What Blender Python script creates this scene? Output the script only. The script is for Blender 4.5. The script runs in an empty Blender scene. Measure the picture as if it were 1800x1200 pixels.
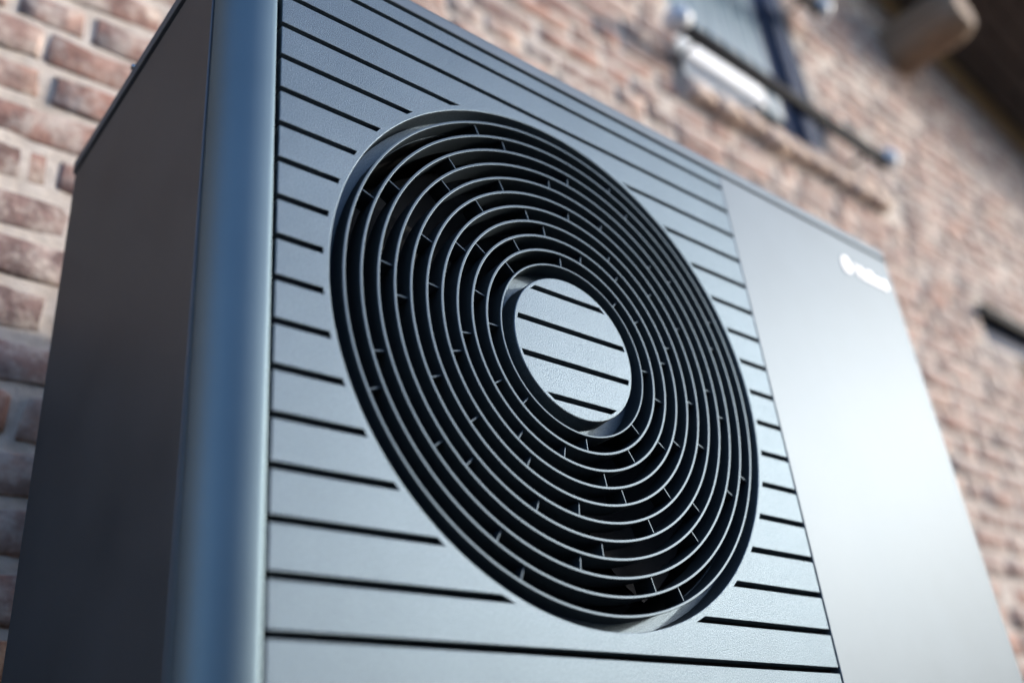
import bpy, bmesh, math, random
from mathutils import Vector, Matrix, noise

scene = bpy.context.scene
COL = scene.collection
random.seed(7)
Z0 = 1.15                      # height of the first groove of the grille above the ground

# ------------------------------------------------------------------ camera
cam_data = bpy.data.cameras.new('camera')
cam = bpy.data.objects.new('camera', cam_data)
COL.objects.link(cam)
fwd = Vector((0.592366, 0.651467, 0.474017)).normalized()
up = Vector((-0.236266, -0.422020, 0.875259)).normalized()
right = fwd.cross(up).normalized()
up = right.cross(fwd)
CAM_LOC = Vector((-0.303304, -0.603278, -0.751883 + Z0))
m = Matrix((right, up, -fwd)).transposed().to_4x4()
m.translation = CAM_LOC
cam.matrix_world = m
cam_data.sensor_width = 36.0
cam_data.lens = 34.28
cam_data.clip_start = 0.02
cam_data.clip_end = 3000
cam_data.dof.use_dof = True
cam_data.dof.focus_distance = 0.955
cam_data.dof.aperture_fstop = 1.7
scene.camera = cam

# ------------------------------------------------------------------ sky and sun
SUN = Vector((0.858, -0.410, 0.305)).normalized()
SUN_EL = math.asin(SUN.z)
world = bpy.data.worlds.new('World')
scene.world = world
world.use_nodes = True
wn, wl = world.node_tree.nodes, world.node_tree.links
bg = wn['Background']
sky = wn.new('ShaderNodeTexSky')
sky.sky_type = 'NISHITA'
sky.sun_disc = False
sky.sun_elevation = SUN_EL
sky.sun_rotation = math.atan2(SUN.x, SUN.y)
sky.air_density = 0.8
sky.dust_density = 2.2
sky.ozone_density = 2.8
wl.new(sky.outputs[0], bg.inputs[0])
bg.inputs[1].default_value = 0.15

sun_data = bpy.data.lights.new('sun', 'SUN')
sun_data.energy = 0.93
sun_data.angle = math.radians(1.5)
sun_data.color = (1.0, 0.92, 0.83)
sun = bpy.data.objects.new('sun', sun_data)
COL.objects.link(sun)
sun.location = (6, -3, 5)
sun.rotation_euler = SUN.to_track_quat('Z', 'Y').to_euler()

scene.view_settings.view_transform = 'Standard'
scene.view_settings.look = 'None'
scene.view_settings.gamma = 1.0
scene.view_settings.use_curve_mapping = False
scene.view_settings.exposure = 1.68

# ------------------------------------------------------------------ helpers
def link(name, me, mat=None, parent=None, smooth=None):
    o = bpy.data.objects.new(name, me)
    COL.objects.link(o)
    if mat and not me.materials:
        me.materials.append(mat)
    if parent:
        o.parent = parent
    if smooth is not None:
        me.shade_smooth() if smooth else me.shade_flat()
        if smooth and smooth is not True:
            me.set_sharp_from_angle(angle=math.radians(smooth))
    return o

def mesh_from(verts, faces):
    me = bpy.data.meshes.new('mesh')
    me.from_pydata(verts, [], faces)
    me.update()
    return me

def fix(me):
    bm = bmesh.new(); bm.from_mesh(me)
    bmesh.ops.recalc_face_normals(bm, faces=bm.faces)
    bm.to_mesh(me); bm.free()
    return me

def box_mesh(x0, x1, y0, y1, z0, z1, bevel=0.0, seg=2):
    bm = bmesh.new()
    bmesh.ops.create_cube(bm, size=1)
    for v in bm.verts:
        v.co = Vector((x0 if v.co.x < 0 else x1, y0 if v.co.y < 0 else y1, z0 if v.co.z < 0 else z1))
    if bevel:
        bmesh.ops.bevel(bm, geom=list(bm.edges), offset=bevel, segments=seg, profile=0.5, affect='EDGES')
    me = bpy.data.meshes.new('mesh'); bm.to_mesh(me); bm.free()
    return me

def box(name, x0, x1, y0, y1, z0, z1, mat, parent=None, bevel=0.0, seg=2):
    return link(name, box_mesh(x0, x1, y0, y1, z0, z1, bevel, seg), mat, parent, 35 if bevel else False)

def extrude_xy(pts, z0, z1, flat_ends=True):
    """closed profile in XY extruded along z"""
    n = len(pts)
    v = [(x, y, z0) for x, y in pts] + [(x, y, z1) for x, y in pts]
    f = [(i, (i + 1) % n, n + (i + 1) % n, n + i) for i in range(n)]
    f += [tuple(range(n)), tuple(range(n, 2 * n))]
    return fix(mesh_from(v, f))

def prism_front(pts, y0, y1, bevel=0.0, skip=None):
    """closed outline in XZ, front at y0, back at y1; front edges bevelled except those skipped"""
    bm = bmesh.new()
    fr = [bm.verts.new((x, y0, z)) for x, z in pts]
    bk = [bm.verts.new((x, y1, z)) for x, z in pts]
    n = len(pts)
    bm.faces.new(fr); bm.faces.new(bk[::-1])
    for i in range(n):
        bm.faces.new((fr[i], bk[i], bk[(i + 1) % n], fr[(i + 1) % n]))
    bmesh.ops.recalc_face_normals(bm, faces=bm.faces)
    if bevel:
        bm.verts.ensure_lookup_table()
        es = []
        for i in range(n):
            if skip and skip(pts[i], pts[(i + 1) % n]):
                continue
            e = bm.edges.get((fr[i], fr[(i + 1) % n]))
            if e: es.append(e)
        bmesh.ops.bevel(bm, geom=es, offset=bevel, segments=2, profile=0.5, affect='EDGES', clamp_overlap=True)
    me = bpy.data.meshes.new('mesh'); bm.to_mesh(me); bm.free()
    return me

def lathe(profile, cx, cz, seg, closed=False, a0=0.0, a1=2 * math.pi):
    """profile of (radius, y) turned about the y axis through (cx, cz)"""
    n = len(profile); full = abs(a1 - a0 - 2 * math.pi) < 1e-6
    k = seg if full else seg + 1
    v, f = [], []
    for i in range(k):
        a = a0 + (a1 - a0) * i / seg
        c, s = math.cos(a), math.sin(a)
        v += [(cx + r * c, y, cz + r * s) for r, y in profile]
    for i in range(seg):
        j = (i + 1) % k
        for p in range(n if closed else n - 1):
            q = (p + 1) % n
            f.append((i * n + p, i * n + q, j * n + q, j * n + p))
    return fix(mesh_from(v, f))

def tube(p0, p1, r, seg=20, cap=True):
    p0, p1 = Vector(p0), Vector(p1)
    d = (p1 - p0).normalized()
    a = d.orthogonal().normalized(); b = d.cross(a)
    v = []
    for p in (p0, p1):
        v += [tuple(p + (a * math.cos(t) + b * math.sin(t)) * r) for t in [2 * math.pi * i / seg for i in range(seg)]]
    f = [(i, (i + 1) % seg, seg + (i + 1) % seg, seg + i) for i in range(seg)]
    if cap:
        f += [tuple(range(seg)), tuple(range(seg, 2 * seg))]
    return fix(mesh_from(v, f))

def empty(name, loc, label, cat):
    o = bpy.data.objects.new(name, None)
    COL.objects.link(o)
    o.location = loc
    o['label'] = label; o['category'] = cat
    return o

def part_of(root):
    """children are written in world coordinates: undo the root's location"""
    for ch in list(root.children):
        ch.matrix_parent_inverse = Matrix.Translation(root.location).inverted()

# ------------------------------------------------------------------ materials
def material(name):
    mt = bpy.data.materials.new(name); mt.use_nodes = True
    nt = mt.node_tree
    return mt, nt.nodes, nt.links, nt.nodes['Principled BSDF']

def ramp(nodes, stops):
    r = nodes.new('ShaderNodeValToRGB')
    while len(r.color_ramp.elements) < len(stops):
        r.color_ramp.elements.new(0.5)
    for e, (p, c) in zip(r.color_ramp.elements, stops):
        e.position = p; e.color = (*c, 1)
    return r

def paint(name, col, rough, metallic=0.0, spec=0.5, grain=0.0, scale=650.0, coat=0.0, var=0.06, edge=None, bump=0.00032, flake=0.0):
    mt, N, L, B = material(name)
    tc = N.new('ShaderNodeTexCoord')
    B.inputs['Metallic'].default_value = metallic
    B.inputs['Specular IOR Level'].default_value = spec
    B.inputs['Coat Weight'].default_value = coat
    B.inputs['Coat Roughness'].default_value = 0.25
    if edge: B.inputs['Specular Tint'].default_value = (*edge, 1)
    n1 = N.new('ShaderNodeTexNoise'); n1.inputs['Scale'].default_value = 9.0; n1.inputs['Detail'].default_value = 6
    L.new(tc.outputs['Object'], n1.inputs['Vector'])
    mr = N.new('ShaderNodeMapRange')
    mr.inputs['To Min'].default_value = rough - 0.03; mr.inputs['To Max'].default_value = rough + 0.04
    L.new(n1.outputs['Fac'], mr.inputs['Value']); L.new(mr.outputs[0], B.inputs['Roughness'])
    rp = ramp(N, [(0.3, tuple(c * (1 - var) for c in col)), (0.7, tuple(c * (1 + var) for c in col))])
    L.new(n1.outputs['Fac'], rp.inputs[0]); L.new(rp.outputs[0], B.inputs['Base Color'])
    if grain:
        n2 = N.new('ShaderNodeTexNoise'); n2.inputs['Scale'].default_value = scale
        n2.inputs['Detail'].default_value = 3; n2.inputs['Roughness'].default_value = 0.6
        L.new(tc.outputs['Object'], n2.inputs['Vector'])
        if flake:
            fr = ramp(N, [(0.32, (1 - flake,) * 3), (0.68, (1 + flake,) * 3)])
            L.new(n2.outputs['Fac'], fr.inputs[0])
            fm = N.new('ShaderNodeMix'); fm.data_type = 'RGBA'; fm.blend_type = 'MULTIPLY'; fm.inputs[0].default_value = 1.0
            L.new(rp.outputs[0], fm.inputs[6]); L.new(fr.outputs[0], fm.inputs[7]); L.new(fm.outputs[2], B.inputs['Base Color'])
        bp = N.new('ShaderNodeBump'); bp.inputs['Strength'].default_value = grain
        bp.inputs['Distance'].default_value = bump
        L.new(n2.outputs['Fac'], bp.inputs['Height']); L.new(bp.outputs[0], B.inputs['Normal'])
    return mt

M = {}
SHELL = (0.185, 0.250, 0.280)
SLAT = (0.140, 0.180, 0.210)
FLOP = (0.27, 0.235, 0.215)        # metallic flake paint darkens towards grazing angles
M['slat'] = paint('grained_grey_paint', SLAT, 0.47, metallic=0.9, edge=FLOP, spec=0.6, grain=1.0, scale=800, bump=0.00055, flake=0.34)
M['shell'] = paint('satin_grey_paint', SHELL, 0.55, metallic=0.9, edge=FLOP, spec=0.6, grain=0.05, scale=900)
M['side'] = paint('side_sheet_paint', (0.170, 0.188, 0.200), 0.46, metallic=0.9, edge=(0.31, 0.295, 0.285), spec=0.6, grain=0.1, scale=900)
M['panel'] = paint('smooth_grey_paint', (0.186, 0.220, 0.246), 0.575, metallic=0.9, edge=FLOP, spec=0.6, grain=0.12, scale=900)
M['ring'] = paint('ring_paint', tuple(c * 0.76 for c in SLAT), 0.50, metallic=0.9, spec=0.6, grain=0.3, scale=850, edge=FLOP)
M['black'] = paint('black_plastic', (0.010, 0.011, 0.012), 0.5, spec=0.3)
M['blade'] = paint('fan_plastic', (0.008, 0.009, 0.010), 0.5, spec=0.25)
M['seam'] = paint('seam_rubber', (0.008, 0.008, 0.009), 0.7, spec=0.2)
M['white'] = paint('white_print', (0.85, 0.85, 0.85), 0.35)
M['screw'] = paint('bright_steel', (0.62, 0.62, 0.62), 0.25, metallic=1.0)
M['concrete'] = paint('concrete', (0.34, 0.33, 0.31), 0.85, grain=0.5, scale=60, var=0.15)
M['steel_black'] = paint('black_steel', (0.010, 0.011, 0.013), 0.75, spec=0.15)
M['frame_blue'] = paint('blue_frame_paint', (0.045, 0.065, 0.115), 0.7, spec=0.2, var=0.1)
M['boards'] = paint('blue_grey_board_paint', (0.20, 0.28, 0.32), 0.45, spec=0.6, var=0.1)
M['sill_white'] = paint('bright_zinc_sheet', (0.80, 0.82, 0.83), 0.68, metallic=0.35)
M['cap'] = paint('white_rail_cap', (0.75, 0.8, 0.85), 0.3)
M['door_dark'] = paint('dark_door', (0.012, 0.014, 0.017), 0.4)

def wood(name, c0, c1, scale=(1.5, 30, 30), rough=0.7):
    mt, N, L, B = material(name)
    tc = N.new('ShaderNodeTexCoord'); mp = N.new('ShaderNodeMapping'); mp.inputs['Scale'].default_value = scale
    n1 = N.new('ShaderNodeTexNoise'); n1.inputs['Scale'].default_value = 1.6; n1.inputs['Detail'].default_value = 8
    L.new(tc.outputs['Object'], mp.inputs[0]); L.new(mp.outputs[0], n1.inputs['Vector'])
    rp = ramp(N, [(0.3, c0), (0.7, c1)])
    L.new(n1.outputs['Fac'], rp.inputs[0]); L.new(rp.outputs[0], B.inputs['Base Color'])
    B.inputs['Roughness'].default_value = rough
    bp = N.new('ShaderNodeBump'); bp.inputs['Strength'].default_value = 0.4; bp.inputs['Distance'].default_value = 0.004
    L.new(n1.outputs['Fac'], bp.inputs['Height']); L.new(bp.outputs[0], B.inputs['Normal'])
    return mt
M['beam'] = wood('weathered_beam', (0.17, 0.11, 0.07), (0.36, 0.25, 0.17), (30, 1.5, 30))
M['plate'] = wood('warm_timber', (0.36, 0.21, 0.09), (0.55, 0.36, 0.18))
M['soffit'] = wood('dark_stained_boards', (0.07, 0.054, 0.046), (0.15, 0.115, 0.095))

def brick_material():
    mt, N, L, B = material('old_brick')
    at = N.new('ShaderNodeAttribute'); at.attribute_name = 'tone'
    oi = N.new('ShaderNodeObjectInfo')
    ad = N.new('ShaderNodeMath'); ad.operation = 'ADD'
    fr = N.new('ShaderNodeMath'); fr.operation = 'FRACT'
    L.new(at.outputs['Fac'], ad.inputs[0]); L.new(oi.outputs['Random'], ad.inputs[1]); L.new(ad.outputs[0], fr.inputs[0])
    rp = ramp(N, [(0.0, (0.22, 0.13, 0.11)), (0.18, (0.40, 0.19, 0.135)), (0.36, (0.34, 0.195, 0.155)),
                  (0.52, (0.15, 0.105, 0.105)), (0.66, (0.45, 0.22, 0.15)), (0.82, (0.32, 0.20, 0.17)), (1.0, (0.46, 0.29, 0.22))])
    rp.color_ramp.interpolation = 'LINEAR'
    L.new(fr.outputs[0], rp.inputs[0])
    geo = N.new('ShaderNodeNewGeometry')
    n1 = N.new('ShaderNodeTexNoise'); n1.inputs['Scale'].default_value = 26; n1.inputs['Detail'].default_value = 7; n1.inputs['Roughness'].default_value = 0.65
    L.new(geo.outputs['Position'], n1.inputs['Vector'])
    # fired dark patches
    r1 = ramp(N, [(0.40, (0.42, 0.40, 0.42)), (0.60, (1.12, 1.08, 1.05))])
    L.new(n1.outputs['Fac'], r1.inputs[0])
    mx = N.new('ShaderNodeMix'); mx.data_type = 'RGBA'; mx.blend_type = 'MULTIPLY'; mx.inputs[0].default_value = 0.75
    L.new(rp.outputs[0], mx.inputs[6]); L.new(r1.outputs[0], mx.inputs[7])
    # lime smears
    n2 = N.new('ShaderNodeTexNoise'); n2.inputs['Scale'].default_value = 17; n2.inputs['Detail'].default_value = 8; n2.inputs['Roughness'].default_value = 0.7
    L.new(geo.outputs['Position'], n2.inputs['Vector'])
    r2 = ramp(N, [(0.46, (0.08, 0.08, 0.08)), (0.63, (0.85, 0.85, 0.85))])
    L.new(n2.outputs['Fac'], r2.inputs[0])
    m2 = N.new('ShaderNodeMix'); m2.data_type = 'RGBA'
    L.new(r2.outputs[0], m2.inputs[0]); L.new(mx.outputs[2], m2.inputs[6]); m2.inputs[7].default_value = (0.62, 0.52, 0.44, 1)
    L.new(m2.outputs[2], B.inputs['Base Color'])
    B.inputs['Roughness'].default_value = 0.85
    B.inputs['Specular IOR Level'].default_value = 0.25
    n3 = N.new('ShaderNodeTexNoise'); n3.inputs['Scale'].default_value = 120; n3.inputs['Detail'].default_value = 6
    L.new(geo.outputs['Position'], n3.inputs['Vector'])
    bp = N.new('ShaderNodeBump'); bp.inputs['Strength'].default_value = 0.6; bp.inputs['Distance'].default_value = 0.004
    L.new(n3.outputs['Fac'], bp.inputs['Height']); L.new(bp.outputs[0], B.inputs['Normal'])
    return mt
M['brick'] = brick_material()

def mortar_material():
    mt, N, L, B = material('lime_mortar')
    geo = N.new('ShaderNodeNewGeometry')
    n1 = N.new('ShaderNodeTexNoise'); n1.inputs['Scale'].default_value = 22; n1.inputs['Detail'].default_value = 8; n1.inputs['Roughness'].default_value = 0.65
    L.new(geo.outputs['Position'], n1.inputs['Vector'])
    rp = ramp(N, [(0.30, (0.48, 0.40, 0.33)), (0.55, (0.67, 0.585, 0.50)), (0.75, (0.73, 0.65, 0.57))])
    L.new(n1.outputs['Fac'], rp.inputs[0]); L.new(rp.outputs[0], B.inputs['Base Color'])
    B.inputs['Roughness'].default_value = 0.9
    B.inputs['Specular IOR Level'].default_value = 0.2
    bp = N.new('ShaderNodeBump'); bp.inputs['Strength'].default_value = 0.8; bp.inputs['Distance'].default_value = 0.008
    L.new(n1.outputs['Fac'], bp.inputs['Height']); L.new(bp.outputs[0], B.inputs['Normal'])
    return mt
M['mortar'] = mortar_material()

M['sill_stone'] = paint('pale_sill_brick', (0.66, 0.52, 0.43), 0.85, spec=0.2, grain=0.6, scale=90, var=0.2)
def ground_material():
    mt, N, L, B = material('gravel_ground')
    geo = N.new('ShaderNodeNewGeometry')
    n1 = N.new('ShaderNodeTexNoise'); n1.inputs['Scale'].default_value = 3; n1.inputs['Detail'].default_value = 10
    v1 = N.new('ShaderNodeTexVoronoi'); v1.inputs['Scale'].default_value = 60
    L.new(geo.outputs['Position'], n1.inputs['Vector']); L.new(geo.outputs['Position'], v1.inputs['Vector'])
    rp = ramp(N, [(0.3, (0.06, 0.056, 0.05)), (0.7, (0.12, 0.11, 0.10))])
    L.new(n1.outputs['Fac'], rp.inputs[0]); L.new(rp.outputs[0], B.inputs['Base Color'])
    B.inputs['Roughness'].default_value = 0.9
    bp = N.new('ShaderNodeBump'); bp.inputs['Strength'].default_value = 0.7; bp.inputs['Distance'].default_value = 0.01
    L.new(v1.outputs['Distance'], bp.inputs['Height']); L.new(bp.outputs[0], B.inputs['Normal'])
    return mt
M['ground'] = ground_material()

# ------------------------------------------------------------------ ground
g = link('ground', mesh_from([(-900, -900, 0), (900, -900, 0), (900, 900, 0), (-900, 900, 0)], [(0, 1, 2, 3)]), M['ground'])
g['kind'] = 'structure'

# ------------------------------------------------------------------ brick house
WALL_Y = 0.65
house = empty('brick_house', (3.0, WALL_Y, 0), 'old brick gable wall with pale lime mortar behind the grey heat pump', 'house')
X_L, X_R, RIDGE = -5.0, 8.5, 1.0
def top_at(x):
    zr = 3.92 - 0.28 * (RIDGE - 3.49)
    return zr - 0.28 * abs(x - RIDGE)
# openings as x0, x1, z0, z1
DOOR = (1.66, 2.44, 2.44, 3.70)        # loft hatch with the rail before it
ENTRY = (3.46, 4.50, 0.0, 1.95)        # doorway under the lintel
LINTEL = (3.23, 4.75, 1.955, 2.115)
OPEN = [DOOR, ENTRY, LINTEL]
xs = sorted({X_L, X_R, RIDGE} | {o[0] for o in OPEN} | {o[1] for o in OPEN})
wv, wf = [], []
for xa, xb in zip(xs, xs[1:]):
    xm = (xa + xb) / 2
    cuts = sorted((o[2], o[3]) for o in OPEN if o[0] < xm < o[1])
    z = -0.1; spans = []
    for c0, c1 in cuts:
        if c0 > z + 1e-4: spans.append((z, c0, z, c0))
        z = max(z, c1)
    spans.append((z, top_at(xa), z, top_at(xb)))
    for a0, a1, b0, b1 in spans:
        i = len(wv)
        for y in (WALL_Y + 0.0030, WALL_Y + 0.32):
            wv += [(xa, y, a0), (xb, y, b0), (xb, y, b1), (xa, y, a1)]
        wf += [(i, i + 1, i + 2, i + 3), (i + 7, i + 6, i + 5, i + 4), (i, i + 4, i + 5, i + 1), (i + 1, i + 5, i + 6, i + 2),
               (i + 2, i + 6, i + 7, i + 3), (i + 3, i + 7, i + 4, i)]
wall = link('wall', fix(mesh_from(wv, wf)), M['mortar'], house, False)

# bricks
def brick_data(w, h, d, rng):
    """irregular hand-made brick, front centre at the origin, returns verts, faces"""
    nx, nz = 6, 4
    v, f = [], []
    for iz in range(nz):
        for ix in range(nx):
            u, t = ix / (nx - 1), iz / (nz - 1)
            # push interior rows out to the edge
            u = 0.5 + (u - 0.5) * (1.0 if ix in (0, nx - 1) else 1.56)
            t = 0.5 + (t - 0.5) * (1.0 if iz in (0, nz - 1) else 2.55)
            edge = (ix in (0, nx - 1)) + (iz in (0, nz - 1))
            x = (u - 0.5) * w + rng.uniform(-1, 1) * (0.006 if edge else 0.003)
            z = (t - 0.5) * h + rng.uniform(-1, 1) * (0.0046 if edge else 0.002)
            y = (0.0, 0.0028, 0.0055)[edge] + rng.uniform(-0.0016, 0.0016)
            if edge == 2:
                x *= 0.975; z *= 0.90
            v.append((x, y, z))
    for iz in range(nz - 1):
        for ix in range(nx - 1):
            a = iz * nx + ix
            f.append((a, a + 1, a + nx + 1, a + nx))
    ring = [ix for ix in range(nx)] + [iz * nx + nx - 1 for iz in range(1, nz)] + \
           [(nz - 1) * nx + ix for ix in range(nx - 2, -1, -1)] + [iz * nx for iz in range(nz - 2, 0, -1)]
    b = len(v)
    for i in ring:
        x, y, z = v[i]
        v.append((x * 1.01, d, z * 1.01))
    n = len(ring)
    for i in range(n):
        f.append((ring[(i + 1) % n], ring[i], b + i, b + (i + 1) % n))
    return v, f

def brick_mesh(w, h, seed):
    rng = random.Random(seed)
    v, f = brick_data(w, h, 0.035, rng)
    me = mesh_from(v, f)
    a = me.attributes.new('tone', 'FLOAT', 'POINT')
    t = rng.random()
    for i in range(len(v)): a.data[i].value = t
    me.materials.append(M['brick'])
    me.shade_smooth()
    return me

PITCH, BH = 0.077, 0.058
STR = [brick_mesh(0.205, BH, 100 + i) for i in range(10)]
HED = [brick_mesh(0.098, BH, 200 + i) for i in range(10)]

def project(p):
    d = Vector(p) - CAM_LOC
    zc = d.dot(fwd)
    if zc < 0.05: return None
    k = 34.28 / 36 * 1800
    return 900 + k * d.dot(right) / zc, 600 - k * d.dot(up) / zc, zc

rng = random.Random(42)
cand = []
row = 0
z = 0.02
while z < 5.2:
    zc = z + BH / 2
    x = X_L + rng.uniform(0, 0.3)
    k = row % 2
    while x < X_R:
        # alternating headers and stretchers, with the odd mistake of an old wall
        w = 0.205 if (k % 2 == 0) else 0.098
        if rng.random() < 0.14: w = 0.098 if w > 0.15 else 0.205
        w2 = w * rng.uniform(0.95, 1.04)
        xa, xb = x, x + w2
        ok = zc + BH / 2 < top_at((xa + xb) / 2) - 0.02
        for o in OPEN + [(1.62, 2.80, 2.33, 2.445)]:
            if xb > o[0] - 0.008 and xa < o[1] + 0.008 and zc + BH / 2 > o[2] - 0.004 and zc - BH / 2 < o[3] + 0.004:
                if xa < o[0] - 0.06: xb = o[0] - 0.006
                elif xb > o[1] + 0.06: xa = o[1] + 0.006
                else: ok = False
        if ok:
            cand.append(((xa + xb) / 2, zc + rng.uniform(-0.004, 0.004), xb - xa))
        x += w2 + rng.uniform(0.013, 0.024)
        k += 1
    z += PITCH * rng.uniform(0.985, 1.015)
    row += 1

def hidden_by_unit(u, v):
    # silhouette of the heat pump in the photograph (1800 x 1200)
    poly = [(-20, 1300), (0, 1190), (128, 310), (325, -10), (720, -10), (1570, 462), (1800, 1190), (1830, 1300)]
    ins = False
    for (x1, y1), (x2, y2) in zip(poly, poly[1:] + poly[:1]):
        if (y1 > v) != (y2 > v) and u < (x2 - x1) * (v - y1) / (y2 - y1) + x1: ins = not ins
    return ins

scored = []
for i, (bx, bz, bw) in enumerate(cand):
    best = 0
    for dx in (-0.45, 0.0, 0.45):
        p = project((bx + dx * bw, WALL_Y, bz))
        if p and -10 < p[0] < 1810 and -10 < p[1] < 1210 and not hidden_by_unit(p[0], p[1]):
            best = max(best, bw / p[2] ** 2)
    if best: scored.append((best, i))
scored.sort(reverse=True)
single = {i for _, i in scored[:298]}
sv, sf, st = [], [], []
for i, (bx, bz, bw) in enumerate(cand):
    rz, ry = rng.uniform(-0.02, 0.02), rng.uniform(-0.018, 0.018)
    yy = WALL_Y + rng.uniform(-0.0035, 0.0025)
    if i in single:
        big = bw > 0.15
        me = rng.choice(STR if big else HED)
        o = bpy.data.objects.new('brick', me); COL.objects.link(o)
        o.parent = wall
        o.location = (bx, yy, bz)
        o.rotation_euler = (0, ry, rz)
        o.scale = (bw / (0.205 if big else 0.098), 1, rng.uniform(0.93, 1.06))
    else:
        v, f = brick_data(bw, BH * rng.uniform(0.93, 1.06), 0.03, rng)
        b = len(sv); t = rng.random()
        cr, sr = math.cos(ry), math.sin(ry)
        sv += [(bx + x * cr + zz * sr, yy + y, bz - x * sr + zz * cr) for x, y, zz in v]
        sf += [tuple(b + q for q in fc) for fc in f]
        st += [t] * len(v)
me = mesh_from(sv, sf)
a = me.attributes.new('tone', 'FLOAT', 'POINT'); a.data.foreach_set('value', st)
far = link('far_bricks', me, M['brick'], wall, True)
far['kind'] = 'stuff'

# sloping brick-on-edge sill below the hatch
SILL = [brick_mesh(0.105, 0.085, 300 + i) for i in range(5)]
for q in SILL:
    q.materials.clear(); q.materials.append(M['sill_stone'])
x = 1.68
while x < 2.76:
    o = bpy.data.objects.new('sill_brick', rng.choice(SILL)); COL.objects.link(o)
    o.parent = wall
    o.location = (x, WALL_Y - 0.035 + rng.uniform(-0.006, 0.006), 2.388 + rng.uniform(-0.008, 0.004))
    o.rotation_euler = (math.radians(-14), rng.uniform(-0.04, 0.04), 0)
    o.scale = (1, 1.6, 1.0)
    x += 0.121

# roof: dark boarded soffit with verge board, timber plate and projecting purlin
OVER = 0.12                                   # outer face of the verge
roof = link('roof', fix(mesh_from(
    [(X_L - .4, OVER, top_at(X_L - .4) + .05), (RIDGE, OVER, top_at(RIDGE) + .05), (X_R + .4, OVER, top_at(X_R + .4) + .05),
     (X_R + .4, OVER, top_at(X_R + .4) + .22), (RIDGE, OVER, top_at(RIDGE) + .22), (X_L - .4, OVER, top_at(X_L - .4) + .22)] +
    [(X_L - .4, 4, top_at(X_L - .4) + .05), (RIDGE, 4, top_at(RIDGE) + .05), (X_R + .4, 4, top_at(X_R + .4) + .05),
     (X_R + .4, 4, top_at(X_R + .4) + .22), (RIDGE, 4, top_at(RIDGE) + .22), (X_L - .4, 4, top_at(X_L - .4) + .22)],
    [(0, 1, 4, 5), (1, 2, 3, 4), (6, 11, 10, 7), (7, 10, 9, 8), (0, 6, 7, 1), (1, 7, 8, 2), (5, 4, 10, 11), (4, 3, 9, 10), (0, 5, 11, 6), (2, 8, 9, 3)])),
    M['soffit'], house, False)
def sloped_strip(x0, x1, y0, y1, lo, hi):
    v = []
    for y in (y0, y1):
        v += [(x0, y, top_at(x0) + lo), (x1, y, top_at(x1) + lo), (x1, y, top_at(x1) + hi), (x0, y, top_at(x0) + hi)]
    return fix(mesh_from(v, [(0, 1, 2, 3), (7, 6, 5, 4), (0, 4, 5, 1), (1, 5, 6, 2), (2, 6, 7, 3), (3, 7, 4, 0)]))
y = OVER + 0.004
while y < WALL_Y - 0.02:
    y2 = min(y + 0.098, WALL_Y - 0.012)
    for xa, xb in ((X_L - .4, RIDGE), (RIDGE, X_R + .4)):
        link('soffit_board', sloped_strip(xa, xb, y, y2 - 0.008, 0.028 + rng.uniform(-.002, .002), 0.049), M['soffit'], roof, False)
    y = y2
for xa, xb in ((X_L - .4, RIDGE), (RIDGE, X_R + .4)):
    link('verge_board', sloped_strip(xa, xb, OVER - 0.03, OVER - 0.002, -0.06, 0.24), M['soffit'], roof, False)
    link('wall_plate', sloped_strip(max(xa, X_L), min(xb, X_R), WALL_Y - 0.035, WALL_Y + 0.0, -0.085, 0.024), M['plate'], roof, False)

def beam_mesh(cx, cz, w, h, y0, y1, seed):
    """squared-off old log: rounded section that swells and wanders, rounded nose"""
    r = random.Random(seed)
    seg, rows = 20, 9
    v, f = [], []
    for i in range(rows):
        t = i / (rows - 1)
        y = y1 + (y0 - y1) * t
        k = 1.0 if t < 0.8 else math.sqrt(max(0.0, 1 - ((t - 0.8) / 0.2) ** 2 * 0.45))
        for j in range(seg):
            a = 2 * math.pi * j / seg
            c, s = math.cos(a), math.sin(a)
            q = (abs(c) ** 2.5 + abs(s) ** 2.5) ** (-1 / 2.5)
            jit = 1 + 0.03 * math.sin(3 * a + 4 * t) + r.uniform(-.012, .012)
            v.append((cx + w / 2 * c * q * k * jit, y, cz + h / 2 * s * q * k * jit))
    for i in range(rows - 1):
        for j in range(seg):
            f.append((i * seg + j, i * seg + (j + 1) % seg, (i + 1) * seg + (j + 1) % seg, (i + 1) * seg + j))
    f += [tuple(range(seg)), tuple(range((rows - 1) * seg, rows * seg))]
    return fix(mesh_from(v, f))
link('purlin', beam_mesh(3.385, 3.50, 0.225, 0.25, 0.31, WALL_Y + 0.05, 3), M['beam'], house, 50)

# loft hatch: boarded blue-grey leaf, dark blue post, white sill, rails before it
hatch = box('hatch', DOOR[0] + 0.001, DOOR[1] - 0.001, WALL_Y + 0.13, WALL_Y + 0.15, DOOR[2] + 0.001, DOOR[3] - 0.001, M['seam'], house)
bx = DOOR[0] + 0.03
while bx < 2.24:
    box('board', bx, bx + 0.071, WALL_Y + 0.045, WALL_Y + 0.072, DOOR[2] + 0.16, DOOR[3] - 0.02, M['boards'], hatch, 0.003)
    bx += 0.087
box('post', 2.27, 2.345, WALL_Y + 0.045, WALL_Y + 0.128, DOOR[2] + 0.005, DOOR[3] - 0.005, M['frame_blue'], hatch, 0.004)
box('post', 2.349, DOOR[1] - 0.003, WALL_Y + 0.015, WALL_Y + 0.128, DOOR[2] + 0.005, DOOR[3] - 0.005, M['frame_blue'], hatch, 0.004)
box('post', DOOR[0] + 0.003, DOOR[0] + 0.028, WALL_Y + 0.045, WALL_Y + 0.128, DOOR[2] + 0.005, DOOR[3] - 0.005, M['frame_blue'], hatch, 0.004)
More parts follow.
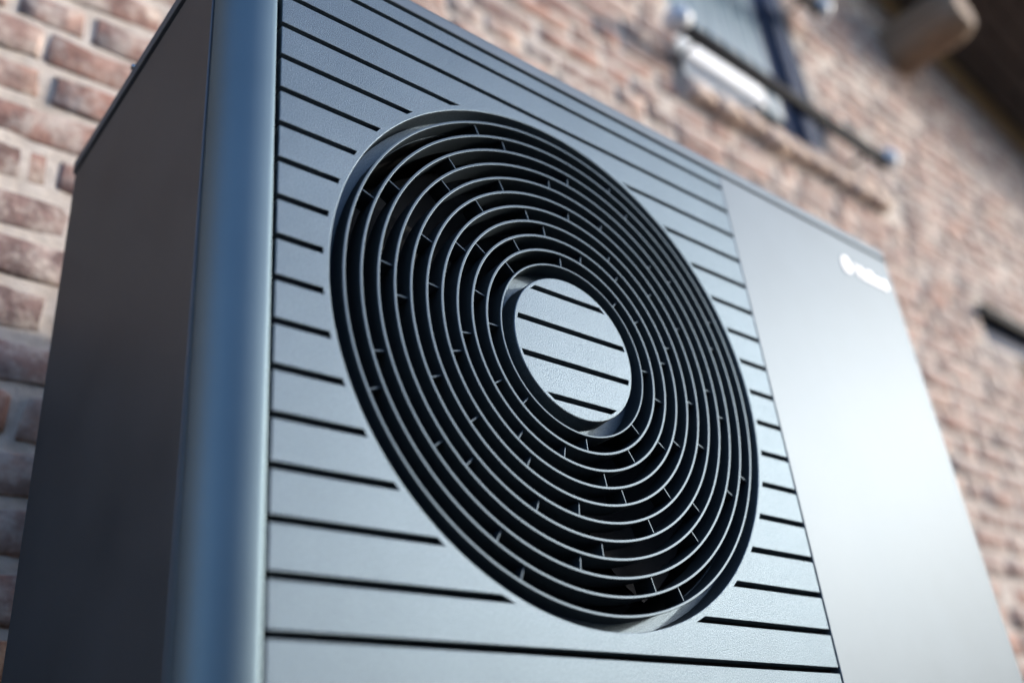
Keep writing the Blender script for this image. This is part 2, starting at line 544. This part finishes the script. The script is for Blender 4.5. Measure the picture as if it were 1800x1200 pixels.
ap = [(1.630, 2.350), (1.71, 2.345), (1.76, 2.415), (1.95, 2.448), (2.06, 2.505), (2.00, 2.560), (1.635, 2.610)]
apm = prism_front(ap, 0.0, 0.008)
for v in apm.vertices:                       # the sheet leans out a little at the top
    v.co.y += WALL_Y - 0.014 - 0.030 * (v.co.z - 2.40) / 0.2
link('apron', apm, M['sill_white'], hatch, False)
RY = WALL_Y - 0.09
for xa, xb, zz in ((1.545, 2.665, 2.508), (1.45, 2.545, 3.20)):
    drop = 0.016
    xm = (xa + xb) / 2
    rail = link('guard_rail', box_mesh(xa, xb, RY - 0.016, RY + 0.016, zz - 0.026, zz + 0.026, 0.008, 3), M['steel_black'], house, 35)
    for v in rail.data.vertices: v.co.z -= drop * (v.co.x - xm) / (xb - xm)
    for q in (xa, xb):
        link('end_cap', lathe([(0.0001, RY - 0.044), (0.024, RY - 0.038), (0.038, RY - 0.020), (0.042, RY), (0.038, RY + 0.020), (0.024, RY + 0.038), (0.0001, RY + 0.044)], q, zz + 0.012 - drop * (q - xm) / (xb - xm), 16), M['cap'], rail, True)
    for q in (xa + 0.09, xb - 0.09):
        link('bracket', tube((q, RY + 0.012, zz), (q, WALL_Y + 0.02, zz), 0.007, 12), M['steel_black'], rail, 40)

# doorway with painted steel lintel
lin = box('lintel', LINTEL[0] + 0.002, LINTEL[1] - 0.002, WALL_Y + 0.02, WALL_Y + 0.10, LINTEL[2] + 0.002, LINTEL[3] - 0.05, M['frame_blue'], house, 0.002)
box('flange', LINTEL[0] + 0.002, LINTEL[1] - 0.002, WALL_Y - 0.03, WALL_Y + 0.10, LINTEL[3] - 0.047, LINTEL[3] - 0.003, M['steel_black'], lin, 0.002)
dr = box('door', ENTRY[0] + 0.002, ENTRY[1] - 0.002, WALL_Y + 0.15, WALL_Y + 0.19, 0.005, ENTRY[3] - 0.003, M['door_dark'], house)
for q in range(5):
    box('door_board', ENTRY[0] + 0.02 + q * 0.2, ENTRY[0] + 0.21 + q * 0.2, WALL_Y + 0.125, WALL_Y + 0.149, 0.02, ENTRY[3] - 0.03, M['door_dark'], dr, 0.004)

# ------------------------------------------------------------------ hedge added out of view, blocks low sky from the casing's reflections
def hedge_mesh(n, seed):
    r = random.Random(seed)
    v, f = [], []
    for i in range(n):
        x = r.uniform(-26, 34)
        hgt = 4.2 + 1.0 * noise.noise(Vector((x * 0.23, 3.1, 0))) + 0.35 * noise.noise(Vector((x * 1.1, 7.7, 0)))
        zz_ = hgt * r.random() ** 0.7
        yy = -9.0 + r.uniform(-0.8, 0.8) * (1 - 0.3 * zz_ / hgt)
        s_ = r.uniform(0.06, 0.13)
        a = Vector((r.uniform(-1, 1), r.uniform(-1, 1), r.uniform(-1, 1))).normalized()
        b = a.orthogonal().normalized()
        c = Vector((x, yy, zz_))
        k = len(v)
        v += [tuple(c - a * s_), tuple(c + b * s_ * .55), tuple(c + a * s_), tuple(c - b * s_ * .55)]
        f.append((k, k + 1, k + 2, k + 3))
    return mesh_from(v, f)
hd = empty('added_hedge', (4, -9.0, 0), 'tall loose green hedge added out of view to darken low reflections on the heat pump', 'hedge')
M['leaf'] = paint('hedge_leaf', (0.05, 0.085, 0.03), 0.6, var=0.5)
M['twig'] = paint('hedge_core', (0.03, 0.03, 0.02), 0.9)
link('foliage', hedge_mesh(26000, 5), M['leaf'], hd, False)
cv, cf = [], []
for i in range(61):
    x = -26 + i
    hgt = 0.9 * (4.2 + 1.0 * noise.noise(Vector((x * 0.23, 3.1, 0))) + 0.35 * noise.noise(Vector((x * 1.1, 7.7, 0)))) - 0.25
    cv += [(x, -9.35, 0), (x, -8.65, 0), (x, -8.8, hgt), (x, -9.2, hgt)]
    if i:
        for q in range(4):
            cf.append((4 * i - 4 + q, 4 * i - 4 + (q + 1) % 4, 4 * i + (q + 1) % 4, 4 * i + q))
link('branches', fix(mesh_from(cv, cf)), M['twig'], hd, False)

# ------------------------------------------------------------------ heat pump
def zz(v): return v + Z0
XL, XR = -0.050, 1.105            # outer faces of the casing
TOP, BOT = zz(0.0628), zz(-0.69)
DEPTH = 0.455
GW = 0.6608                       # width of the slatted panel
CX, CZ = 0.330, zz(-0.2977)
R_HOLE, R_HUB = 0.2815, 0.0795
PIT, GRV = 0.040, 0.0060
pump = empty('heat_pump', (0.53, 0.23, BOT - 0.07), 'large dark grey outdoor heat pump with round concentric fan grille', 'heat pump')

def arc(cx, cy, r, a0, a1, n):
    return [(cx + r * math.cos(math.radians(a0 + (a1 - a0) * i / n)), cy + r * math.sin(math.radians(a0 + (a1 - a0) * i / n))) for i in range(n + 1)]

# wrap-round front corner on the left, with its turned-in lip beside the grille
RC = 0.039
LIP = -0.0042
prof = [(LIP, 0.014), (LIP, 0.0012), (LIP - 0.0004, 0.0004), (LIP - 0.0013, 0.0)]
XC = XL + 0.0018
prof += [(x, y) for x, y in arc(XC + RC, RC, RC, 270, 180, 20)]
prof += [(XC, 0.0415), (XC + 0.0012, 0.0424), (XC + 0.003, 0.0424)]
inner = [(XC + 0.003, 0.0395)] + [(x, y) for x, y in arc(XC + RC, RC, RC - 0.003, 180, 270, 14)] + [(LIP - 0.003, 0.003), (LIP - 0.003, 0.014)]
link('corner_post', extrude_xy(prof + inner, BOT, TOP, True), M['shell'], pump, 30)
# side panels, tucked just behind the seam
def side_profile(x, sgn):
    return [(x, 0.0442), (x + sgn * 0.0006, 0.0434), (x + sgn * 0.004, 0.0434), (x + sgn * 0.004, DEPTH - 0.004),
            (x + sgn * 0.030, DEPTH - 0.004), (x + sgn * 0.030, DEPTH)] + \
           ([(x + sgn * 0.004, DEPTH), (x, DEPTH - 0.004)])
link('side_panel', extrude_xy(side_profile(XL, 1), BOT, TOP), M['side'], pump, 30)
link('side_panel', extrude_xy(side_profile(XR, -1), BOT, TOP), M['side'], pump, 30)
# blank front panel on the right with its rounded outer corner
PX = GW + 0.0032
RR = 0.022
pr = [(PX, 0.016), (PX, 0.0009), (PX + 0.0009, 0.0)] + arc(XR - RR, RR, RR, 270, 360, 14) + [(XR, 0.0415), (XR - 0.003, 0.0424), (XR - 0.003, RR)] + \
     arc(XR - RR, RR, RR - 0.003, 360, 270, 10) + [(PX + 0.003, 0.003), (PX + 0.003, 0.016)]
blank = link('blank_panel', extrude_xy(pr, BOT, TOP), M['panel'], pump, 30)

# lid with rolled edges
def lid_mesh():
    outline = []
    x0, x1, y0, y1 = XL - 0.003, XR + 0.002, -0.0005, DEPTH + 0.004
    for (cx, cy, r, a) in ((x1 - RR, y0 + RR, RR, 270), (x1 - .008, y1 - .008, .008, 0), (x0 + .008, y1 - .008, .008, 90), (x0 + RC, y0 + RC, RC, 180)):
        outline += arc(cx, cy, r, a, a + 90, 10)
    mid = Vector(((x0 + x1) / 2, (y0 + y1) / 2, 0))
    def ins(d):
        n = len(outline); out = []
        for i in range(n):
            p0, p1, p2 = Vector(outline[i - 1]), Vector(outline[i]), Vector(outline[(i + 1) % n])
            t = (p2 - p0)
            if t.length < 1e-9: t = p2 - p1
            t.normalize()
            nrm = Vector((-t.y, t.x))
            out.append((p1.x + nrm.x * d, p1.y + nrm.y * d))
        return out
    rows = [(0.004, 0.0675), (0.0006, 0.0678), (0.0, 0.0686), (0.0, 0.0800)]
    for k in range(1, 9):
        t = math.radians(90 * k / 8)
        rows.append((0.0135 * (1 - math.cos(t)), 0.0800 + 0.0125 * math.sin(t)))
    rows += [(0.020, 0.0926)]
    v, f = [], []
    n = len(outline)
    for d, z in rows:
        v += [(x, y, zz(z)) for x, y in ins(d)]
    for i in range(len(rows) - 1):
        for j in range(n):
            f.append((i * n + j, i * n + (j + 1) % n, (i + 1) * n + (j + 1) % n, (i + 1) * n + j))
    f += [tuple(range(n)), tuple(range((len(rows) - 1) * n, len(rows) * n))]
    return fix(mesh_from(v, f))
lid = link('lid', lid_mesh(), M['panel'], pump, 30)
sc = link('screw', lathe([(0.0001, -0.0035), (0.003, -0.003), (0.0042, -0.0012), (0.0042, 0.004), (0.0001, 0.004)], 0, 0, 16), M['screw'], lid, 40)
sc.rotation_euler = (0, 0, math.radians(-90))
sc.location = (XL - 0.0028, 0.255, zz(0.083))
# dark core that closes the gaps behind the seams
box('inner_casing', XL + 0.006, XR - 0.006, 0.125, DEPTH - 0.008, BOT + 0.004, TOP + 0.0005, M['black'], pump)
box('gap_seal', XL + 0.010, XR - 0.010, 0.012, 0.0445, TOP - 0.010, TOP + 0.0045, M['seam'], pump)
box('base_tray', XL + 0.012, XR - 0.012, 0.012, DEPTH - 0.012, BOT - 0.012, BOT - 0.001, M['shell'], pump, 0.003)
box('bottom_rail', LIP + 0.001, GW + 0.001, 0.0005, 0.012, BOT, zz(-0.642), M['shell'], pump, 0.001)
box('back_panel', XL + 0.032, XR - 0.032, DEPTH - 0.006, DEPTH - 0.001, BOT + 0.002, TOP - 0.002, M['black'], pump)
for fx in (0.06, 0.92):
    for fy in (0.05, 0.36):
        box('foot', fx, fx + 0.08, fy, fy + 0.06, BOT - 0.07, BOT - 0.0125, M['black'], pump, 0.004)

# slatted panel: each slat its own piece, cut round the fan opening
def plate_with_hole(x0, x1, z0, z1, y, r, n=96):
    v, f = [], []
    for i in range(n):
        a = 2 * math.pi * i / n
        c, s = math.cos(a), math.sin(a)
        v.append((CX + r * c, y, CZ + r * s))
        t = min((x1 - CX) / c if c > 1e-6 else 1e9, (x0 - CX) / c if c < -1e-6 else 1e9,
                (z1 - CZ) / s if s > 1e-6 else 1e9, (z0 - CZ) / s if s < -1e-6 else 1e9)
        v.append((CX + t * c, y, CZ + t * s))
    for i in range(n):
        j = (i + 1) % n
        f.append((2 * i, 2 * j, 2 * j + 1, 2 * i + 1))
    return mesh_from(v, f)
grille = link('grille_panel', plate_with_hole(LIP - 0.002, PX + 0.002, zz(-0.66), TOP, 0.0125, R_HOLE + 0.004), M['seam'], pump, False)
RIM = 0.0062
RCUT = R_HOLE + RIM
def chord(r, dz):
    return math.sqrt(max(0.0, r * r - dz * dz))
def on_arc(r):
    def test(p, q):
        m1 = math.hypot(p[0] - CX, p[1] - CZ); m2 = math.hypot(q[0] - CX, q[1] - CZ)
        return abs(m1 - r) < 2e-5 and abs(m2 - r) < 2e-5
    return test
def arc_pts(r, za, zb, side):
    """points on the circle from height za to zb on the left (-1) or right (+1)"""
    n = max(2, int(abs(zb - za) / 0.0012))
    out = []
    aa, ab = math.asin(max(-1, min(1, (za - CZ) / r))), math.asin(max(-1, min(1, (zb - CZ) / r)))
    for i in range(n + 1):
        t = aa + (ab - aa) * i / n
        out.append((CX + side * r * math.cos(t), CZ + r * math.sin(t)))
    return out
bounds = [zz(-PIT * k) for k in range(-1, 17)]
tops = [zz(0.0622)] + [b - GRV / 2 for b in bounds[:-1]]
bots = [b + GRV / 2 for b in bounds]
SD = 0.012
for zt, zb in zip(tops, bots):
    lo_in, hi_in = abs(zb - CZ) < RCUT, abs(zt - CZ) < RCUT
    # the panel hangs a hair out of square: gap a little wider at the top left and bottom right
    xl0, xl1 = -0.0003 - 0.0012 * (CZ - zb) / 0.33, -0.0003 - 0.0012 * (CZ - zt) / 0.33
    xr0, xr1 = GW + 0.0013 - 0.0013 * (CZ - zb) / 0.33, GW + 0.0013 - 0.0013 * (CZ - zt) / 0.33
    polys = []
    if not lo_in and not hi_in:
        polys.append([(xl0, zb), (xr0, zb), (xr1, zt), (xl1, zt)])
    elif lo_in and hi_in:
        polys.append([(xl0, zb)] + arc_pts(RCUT, zb, zt, -1) + [(xl1, zt)])
        polys.append([(xr1, zt)] + arc_pts(RCUT, zt, zb, 1) + [(xr0, zb)])
    elif lo_in:      # crown of the circle bites into the lower edge
        top_arc = arc_pts(RCUT, zb, CZ + RCUT, -1) + arc_pts(RCUT, CZ + RCUT, zb, 1)[1:]
        polys.append([(xl0, zb)] + top_arc + [(xr0, zb), (xr1, zt), (xl1, zt)])
    else:
        bot_arc = arc_pts(RCUT, zt, CZ - RCUT, 1) + arc_pts(RCUT, CZ - RCUT, zt, -1)[1:]
        polys.append([(xl0, zb), (xr0, zb), (xr1, zt)] + bot_arc + [(xl1, zt)])
    for p in polys:
        link('slat', prism_front(p, 0.0, SD, 0.0006, on_arc(RCUT)), M['slat'], grille, False)

# rim of the fan opening: flush collar, wall and floor of the outer channel
FLOOR = 0.0225
link('opening_rim', lathe([(RCUT, SD), (RCUT, 0.0), (R_HOLE + 0.0010, 0.0), (R_HOLE + 0.0004, 0.0002), (R_HOLE, 0.0009), (R_HOLE - 0.0008, FLOOR - 0.001), (R_HOLE - 0.0012, FLOOR), (0.2660, FLOOR)], CX, CZ, 288), M['slat'], grille, 15)

# concentric fan guard
guard = link('fan_guard', lathe([(0.2662, 0.0270), (0.2662, 0.12), (0.02, 0.12)], CX, CZ, 96), M['black'], pump, 30)
RING_R = [0.2675 - 0.01719 * i for i in range(11)]
for i, r in enumerate(RING_R):
    t = 0.0028 if i < 10 else 0.0021
    d = 0.0280
    b = 0.0005
    pf = [(r - t / 2 + b, 0.0), (r + t / 2 - b, 0.0), (r + t / 2 - b * .3, b * .3), (r + t / 2, b), (r + t / 2 - 0.0004, d), (r - t / 2 + 0.0004, d), (r - t / 2, b), (r - t / 2 + b * .3, b * .3)]
    link('ring', lathe(pf, CX, CZ, 256, closed=True), M['ring'], guard, 15)
OFFS = [22.5, 15, 37.5, 0.3, 22.5, 37.7, 15.2, 7.7, 30.3, 0.2]
for gi, off in enumerate(OFFS):
    ra, rb = RING_R[gi] - 0.0012, RING_R[gi + 1] + 0.0012
    me = box_mesh(rb, ra, 0.0030, 0.0265, -0.0007, 0.0007, 0.0003, 1)
    for q in range(8):
        o = link('spoke', me, M['ring'], guard)
        a = math.radians(off + 45 * q)
        o.location = (CX, 0, CZ)
        o.rotation_euler = (0, -a, 0)

# hub cap with its own grooves, ring of the inner channel
hub = link('hub_cap', lathe([(R_HUB - 0.0038, 0.012), (R_HUB - 0.0038, 0.0), (R_HUB - 0.0010, 0.0), (R_HUB - 0.0003, 0.0003), (R_HUB, 0.0010), (R_HUB + 0.0008, FLOOR - 0.001), (R_HUB + 0.0012, FLOOR), (RING_R[-1] - 0.0006, FLOOR)], CX, CZ, 192), M['slat'], pump, 15)
RH = R_HUB - 0.0038
link('hub_back', lathe([(0.0001, 0.0105), (RH + 0.001, 0.0105), (RH + 0.001, 0.0295), (0.0001, 0.0295)], CX, CZ, 64), M['seam'], hub, False)
hb = [zz(-PIT * k) for k in (6, 7, 8, 9)]
edges_t = [CZ + RH] + [b - GRV / 2 for b in hb]
edges_b = [b + GRV / 2 for b in hb] + [CZ - RH]
for zt, zb in zip(edges_t, edges_b):
    p = arc_pts(RH, zb, zt, 1) + arc_pts(RH, zt, zb, -1)
    q = [p[0]]
    for c in p[1:]:
        if math.hypot(c[0] - q[-1][0], c[1] - q[-1][1]) > 1e-6: q.append(c)
    if math.hypot(q[0][0] - q[-1][0], q[0][1] - q[-1][1]) < 1e-6: q.pop()
    def skip(a_, b_):
        return not (abs(a_[1] - b_[1]) < 1e-7 and abs(a_[0] - b_[0]) > 0.01)
    link('slat', prism_front(q, 0.0, 0.010, 0.0005, skip), M['slat'], hub, False)

# fan rotor behind the guard
rotor = link('fan_rotor', lathe([(0.0001, 0.050), (0.070, 0.052), (0.075, 0.058), (0.075, 0.105)], CX, CZ, 48), M['blade'], pump, 30)
def blade_mesh():
    nr, na = 10, 10
    v, f = [], []
    for side in (0, 1):
        for i in range(nr):
            t = i / (nr - 1)
            r = 0.068 + (0.256 - 0.068) * t
            for j in range(na):
                s = j / (na - 1)
                a = (s - 0.5) * (0.95 + 0.25 * t) + 0.35 * t * t
                y = 0.055 + 0.045 * s + 0.006 * math.sin(math.pi * s) + side * 0.003
                v.append((r * math.cos(a), y, r * math.sin(a)))
    for side in (0, 1):
        b = side * nr * na
        for i in range(nr - 1):
            for j in range(na - 1):
                q = (b + i * na + j, b + (i + 1) * na + j, b + (i + 1) * na + j + 1, b + i * na + j + 1)
                f.append(q if side else q[::-1])
    n2 = nr * na
    edge = [j for j in range(na)] + [i * na + na - 1 for i in range(1, nr)] + [(nr - 1) * na + j for j in range(na - 2, -1, -1)] + [i * na for i in range(nr - 2, 0, -1)]
    for i in range(len(edge)):
        a_, b_ = edge[i], edge[(i + 1) % len(edge)]
        f.append((a_, b_, b_ + n2, a_ + n2))
    return fix(mesh_from(v, f))
bm_ = blade_mesh()
for q in range(5):
    o = link('blade', bm_, M['blade'], rotor, 40)
    o.location = (CX, 0, CZ); o.rotation_euler = (0, math.radians(-20 - 72 * q), 0)

# white badge on the blank panel
fc = bpy.data.curves.new('lettering', 'FONT')
fc.body = 'Vaillant'
fc.size = 0.0265; fc.extrude = 0.0006; fc.offset = 0.0022
tmp = bpy.data.objects.new('tmp', fc); COL.objects.link(tmp)
bpy.context.view_layer.update()
dg = bpy.context.evaluated_depsgraph_get()
lme = bpy.data.meshes.new_from_object(tmp.evaluated_get(dg))
bpy.data.objects.remove(tmp)
xs_ = [v.co.x for v in lme.vertices]
sx = 0.094 / (max(xs_) - min(xs_))
lme.materials.clear()
let = link('badge_lettering', lme, M['white'], blank)
let.rotation_euler = (math.radians(90), 0, 0)
let.scale = (sx, 1, 1)
let.location = (0.974 - min(xs_) * sx, -0.0004, zz(0.0025))
def egg(r, t):
    v, f = [], []
    n = 40
    for y in (-0.0011, 0.0006):
        for k in (1.0, t):
            for i in range(n):
                a = 2 * math.pi * i / n
                s_ = math.sin(a)
                v.append((r * k * math.cos(a) * (0.86 if s_ > 0 else 0.92), y, r * k * s_ * (1.12 if s_ > 0 else 0.98)))
    for i in range(n):
        j = (i + 1) % n
        f += [(i, j, n + j, n + i), (2 * n + i, 3 * n + i, 3 * n + j, 2 * n + j), (i, 2 * n + i, 2 * n + j, j), (n + i, n + j, 3 * n + j, 3 * n + i)]
    return fix(mesh_from(v, f))
em = link('badge_emblem', egg(0.0150, 0.05), M['white'], blank, 40)
em.location = (0.954, 0, zz(0.0125))

# concrete plinth under the feet
pl = box('concrete_plinth', 0.0, 1.06, 0.02, 0.45, 0.0, BOT - 0.0705, M['concrete'], None, 0.012)
pl['label'] = 'plain grey concrete plinth under the heat pump feet'; pl['category'] = 'plinth'

for root in (pump, house, hd):
    part_of(root)
